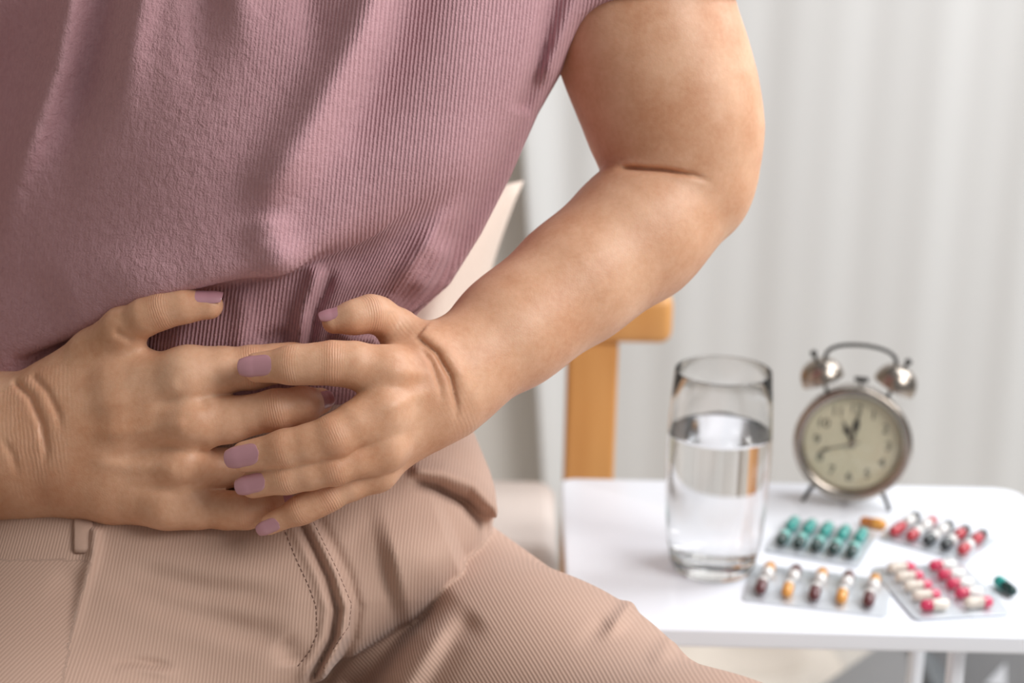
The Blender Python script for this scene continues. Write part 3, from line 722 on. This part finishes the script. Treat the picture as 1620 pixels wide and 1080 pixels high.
# ------------------------------------------------------------------ blister packs
foil, nt, b = nt_mat('foil'); b.inputs['Base Color'].default_value = (*lin(216, 222, 229), 1); b.inputs['Metallic'].default_value = .5; b.inputs['Roughness'].default_value = .3
domem = clear('clear_plastic', (.985, .985, .985), .08, 1.2)
C_ = {k: simple('capsule_'+k, lin(*v), .25, 0, .02, 80) for k, v in dict(teal=(38, 158, 150), pale_teal=(128, 205, 198), black_green=(22, 58, 56), yellow=(232, 164, 78), maroon=(98, 44, 48), pink=(226, 62, 104), cream=(244, 234, 222), red=(196, 52, 66), black=(42, 50, 54), white=(240, 238, 236), brown=(196, 120, 60)).items()}
def cap_me(key, L=.0190, r=.0036, cut=0.):
    prof = [(0, -L/2)]+[(r*math.sin(a), -L/2+r*(1-math.cos(a))) for a in (.5, 1.0, 1.57)]
    prof += [(r, cut-.0002), (r*1.06, cut), (r*1.06, L/2-r*1.06)]+[(r*1.06*math.cos(a), L/2-r*1.06+r*1.06*math.sin(a)) for a in (.5, 1.0)]+[(0, L/2)]
    me = me_lathe('capsule', prof, 16)
    me.transform(Matrix.Rotation(math.pi/2, 4, 'Y'))                 # along x, cap toward +x
    me.materials.append(C_[key[0]]); me.materials.append(C_[key[1]])
    for p in me.polygons: p.material_index = 1 if p.center.x > cut-.0001 else 0
    return me
caps = {}
def cap(a, b_, cut=0., L=.0190):
    k = (a, b_, cut, L)
    if k not in caps: caps[k] = cap_me((a, b_), L, .0036, cut)
    return caps[k]
def dome_me(L, r=.0048):
    bm = bmesh.new(); n, m_ = 20, 5; rings = []
    for j in range(m_+1):
        a = j/m_*math.pi/2*.94; s = math.cos(a)**.55; z = .0080*math.sin(a)
        rg = []
        for i in range(n):
            t = 2*math.pi*i/n; cx = (L/2-r)*(1 if math.cos(t) > 0 else -1)
            rg.append(bm.verts.new((cx+r*s*math.cos(t), r*s*math.sin(t), z)))
        rings.append(rg)
    for p_, q_ in zip(rings, rings[1:]):
        for i in range(n): bm.faces.new((p_[i], p_[(i+1) % n], q_[(i+1) % n], q_[i]))
    bm.faces.new(rings[-1]); return me_bm('blister_dome', bm)
dome = dome_me(.0222)
def pack(label, loc, yaw, w, l, places, lift=0., tilt=(0, 0)):
    t = empty('blister_pack', (loc[0], loc[1], .5502+lift), label, 'pills', 'blister packs on the bedside table', rot=(math.radians(tilt[0]), math.radians(tilt[1]), math.radians(yaw)))
    link('foil_sheet', slab('foil_sheet', -w/2, w/2, -l/2, l/2, 0, .0006, (.004,)*4, .0002), foil, t)
    for (x, y, ang, cm) in places:
        o = link('capsule', cm, None, t, (x, y, .0045)); o.rotation_euler = (0, 0, math.radians(ang))
        d = link('blister_dome', dome, domem, t, (x, y, .0006)); d.rotation_euler = (0, 0, math.radians(ang))
xs5 = [-.0236, -.0118, 0, .0118, .0236]
pack('blister pack of teal and dark green capsules lying in front of the clock', (.2115, 1.1540), -22, .064, .062,
     [(x, -.0135, 90, cap('black_green', 'pale_teal')) for x in xs5]+[(x, .0125, 90, cap('teal', 'pale_teal', .003)) for x in xs5], .0004)
xs = [-.0335, -.0168, 0, .0168, .0335]
pl = []
for i, x in enumerate(xs):
    k = ('maroon', 'white') if i % 2 == 0 else ('yellow', 'white'); k2 = ('white', 'yellow') if i % 2 == 0 else ('white', 'maroon')
    pl += [(x-.001, -.0115, 88, cap(*k, .002)), (x+.001, .0125, 88, cap(*k2, -.002))]
pack('blister pack of yellow and maroon capsules at the table front beside the glass', (.1970, 1.0770), -13, .090, .058, pl)
pl = []
for j in range(5):
    y = -.0285+j*.0142
    pl += [(-.0150, y, 0, cap('pink', 'cream', -.002) if j == 0 else cap('cream', 'pink', .003)), (.0135, y, 0, cap('cream', 'pink', .003) if j == 0 else cap('pink', 'white', -.001))]
pack('blister pack of pink and cream capsules at the front right corner of the group', (.2745, 1.0790), 10, .063, .078, pl, .0008)
pl = []; kk = [('red', 'white'), ('black', 'red'), ('white', 'black'), ('red', 'black')]
for i, x in enumerate((-.0245, -.0122, 0, .0122, .0245)):
    pl += [(x, -.0105, 90, cap(*[('red', 'red'), ('red', 'white'), ('black', 'white'), ('black', 'white'), ('red', 'white')][i])), (x, .0115, 90, cap(*[('white', 'black'), ('white', 'red'), ('white', 'black'), ('red', 'black'), ('red', 'black')][i]))]
pack('blister pack of red, white and black capsules lying furthest back beside the clock foot', (.2915, 1.1640), -36, .066, .050, pl, .0004)
o = link('loose_capsule', cap('black_green', 'teal', 0, .022), None, None, (.3165, 1.0810, .5545)); o.rotation_euler = (0, 0, math.radians(108))
tag(o, 'loose teal and black capsule beside the pink and cream pack', 'capsule')
o = link('loose_capsule', cap('brown', 'yellow', 0, .019), None, None, (.2510, 1.1830, .5534)); o.rotation_euler = (0, 0, math.radians(-25))
tag(o, 'loose orange-brown capsule between the clock and the teal pack', 'capsule')
# ------------------------------------------------------------------ below the table
greym = simple('grey_board', lin(158, 160, 163), .5, 0, .03, 10)
greyd = simple('dark_grey_board', lin(96, 100, 103), .5)
bx_ = empty('storage_box', (.225, 1.56, .0515), 'grey storage box with a dark end tipped askew under the table', 'box', rot=(0, math.radians(50), 0))
link('box_body', me_bm('box_body', rbox(.130, .12, .253, .004, 3, (0, 0, .1265))), greym, bx_)
link('lid', me_bm('lid', rbox(.134, .124, .012, .004, 3, (0, 0, .259))), greyd, bx_)
link('front_panel', me_bm('front_panel', rbox(.085, .004, .18, .001, 2, (0, -.0615, .130))), simple('panel_grey', lin(140, 143, 147), .4), bx_)
b2 = empty('carton', (.56, 1.74, 0), 'grey carton with a small white triangle standing behind the table legs', 'box')
link('carton_body', me_bm('carton_body', rbox(.27, .14, .26, .004, 2, (0, 0, .13))), simple('carton_grey', lin(146, 147, 150), .6), b2)
bm = bmesh.new(); tri = [(-.013, -.0012, -.010), (.008, -.0012, -.012), (.005, -.0012, .014)]
a = [bm.verts.new(v) for v in tri]; c = [bm.verts.new((v[0], 0, v[2])) for v in tri]
bm.faces.new(a); bm.faces.new(c[::-1])
for k in range(3): bm.faces.new((a[k], c[k], c[(k+1) % 3], a[(k+1) % 3]))
link('triangle_mark', me_bm('triangle_mark', bm), white, b2, (-.068, -.0702, .193), False)
# rumpled cloth on the floor
def cloth():
    NX, NY = 90, 70; Vn = []; Fc = []
    for j in range(NY+1):
        for i in range(NX+1):
            x = -.35+.75*i/NX; y = -.28+.56*j/NY
            e = min(1, min(i, NX-i)/6, min(j, NY-j)/6)
            z = .035+.028*math.sin(14*x+3*math.sin(9*y))*math.sin(11*y+2*math.sin(7*x+1))+.012*math.sin(31*x+17*y)
            Vn.append((x+.012*math.sin(23*y), y+.012*math.sin(19*x), max(.006, z*e+.004)))
    for j in range(NY):
        for i in range(NX): a = j*(NX+1)+i; Fc.append((a, a+1, a+NX+2, a+NX+1))
    return me_from('blanket', Vn, Fc)
o = link('blanket', cloth(), simple('pale_blanket', lin(226, 216, 204), .95, 0, .14, 14, .001, 120), None, (.0, 1.955, .0015))
md = o.modifiers.new('thick', 'SOLIDIFY'); md.thickness = .004; md.offset = 1
tag(o, 'rumpled cream blanket lying on the floor beyond the table', 'blanket')
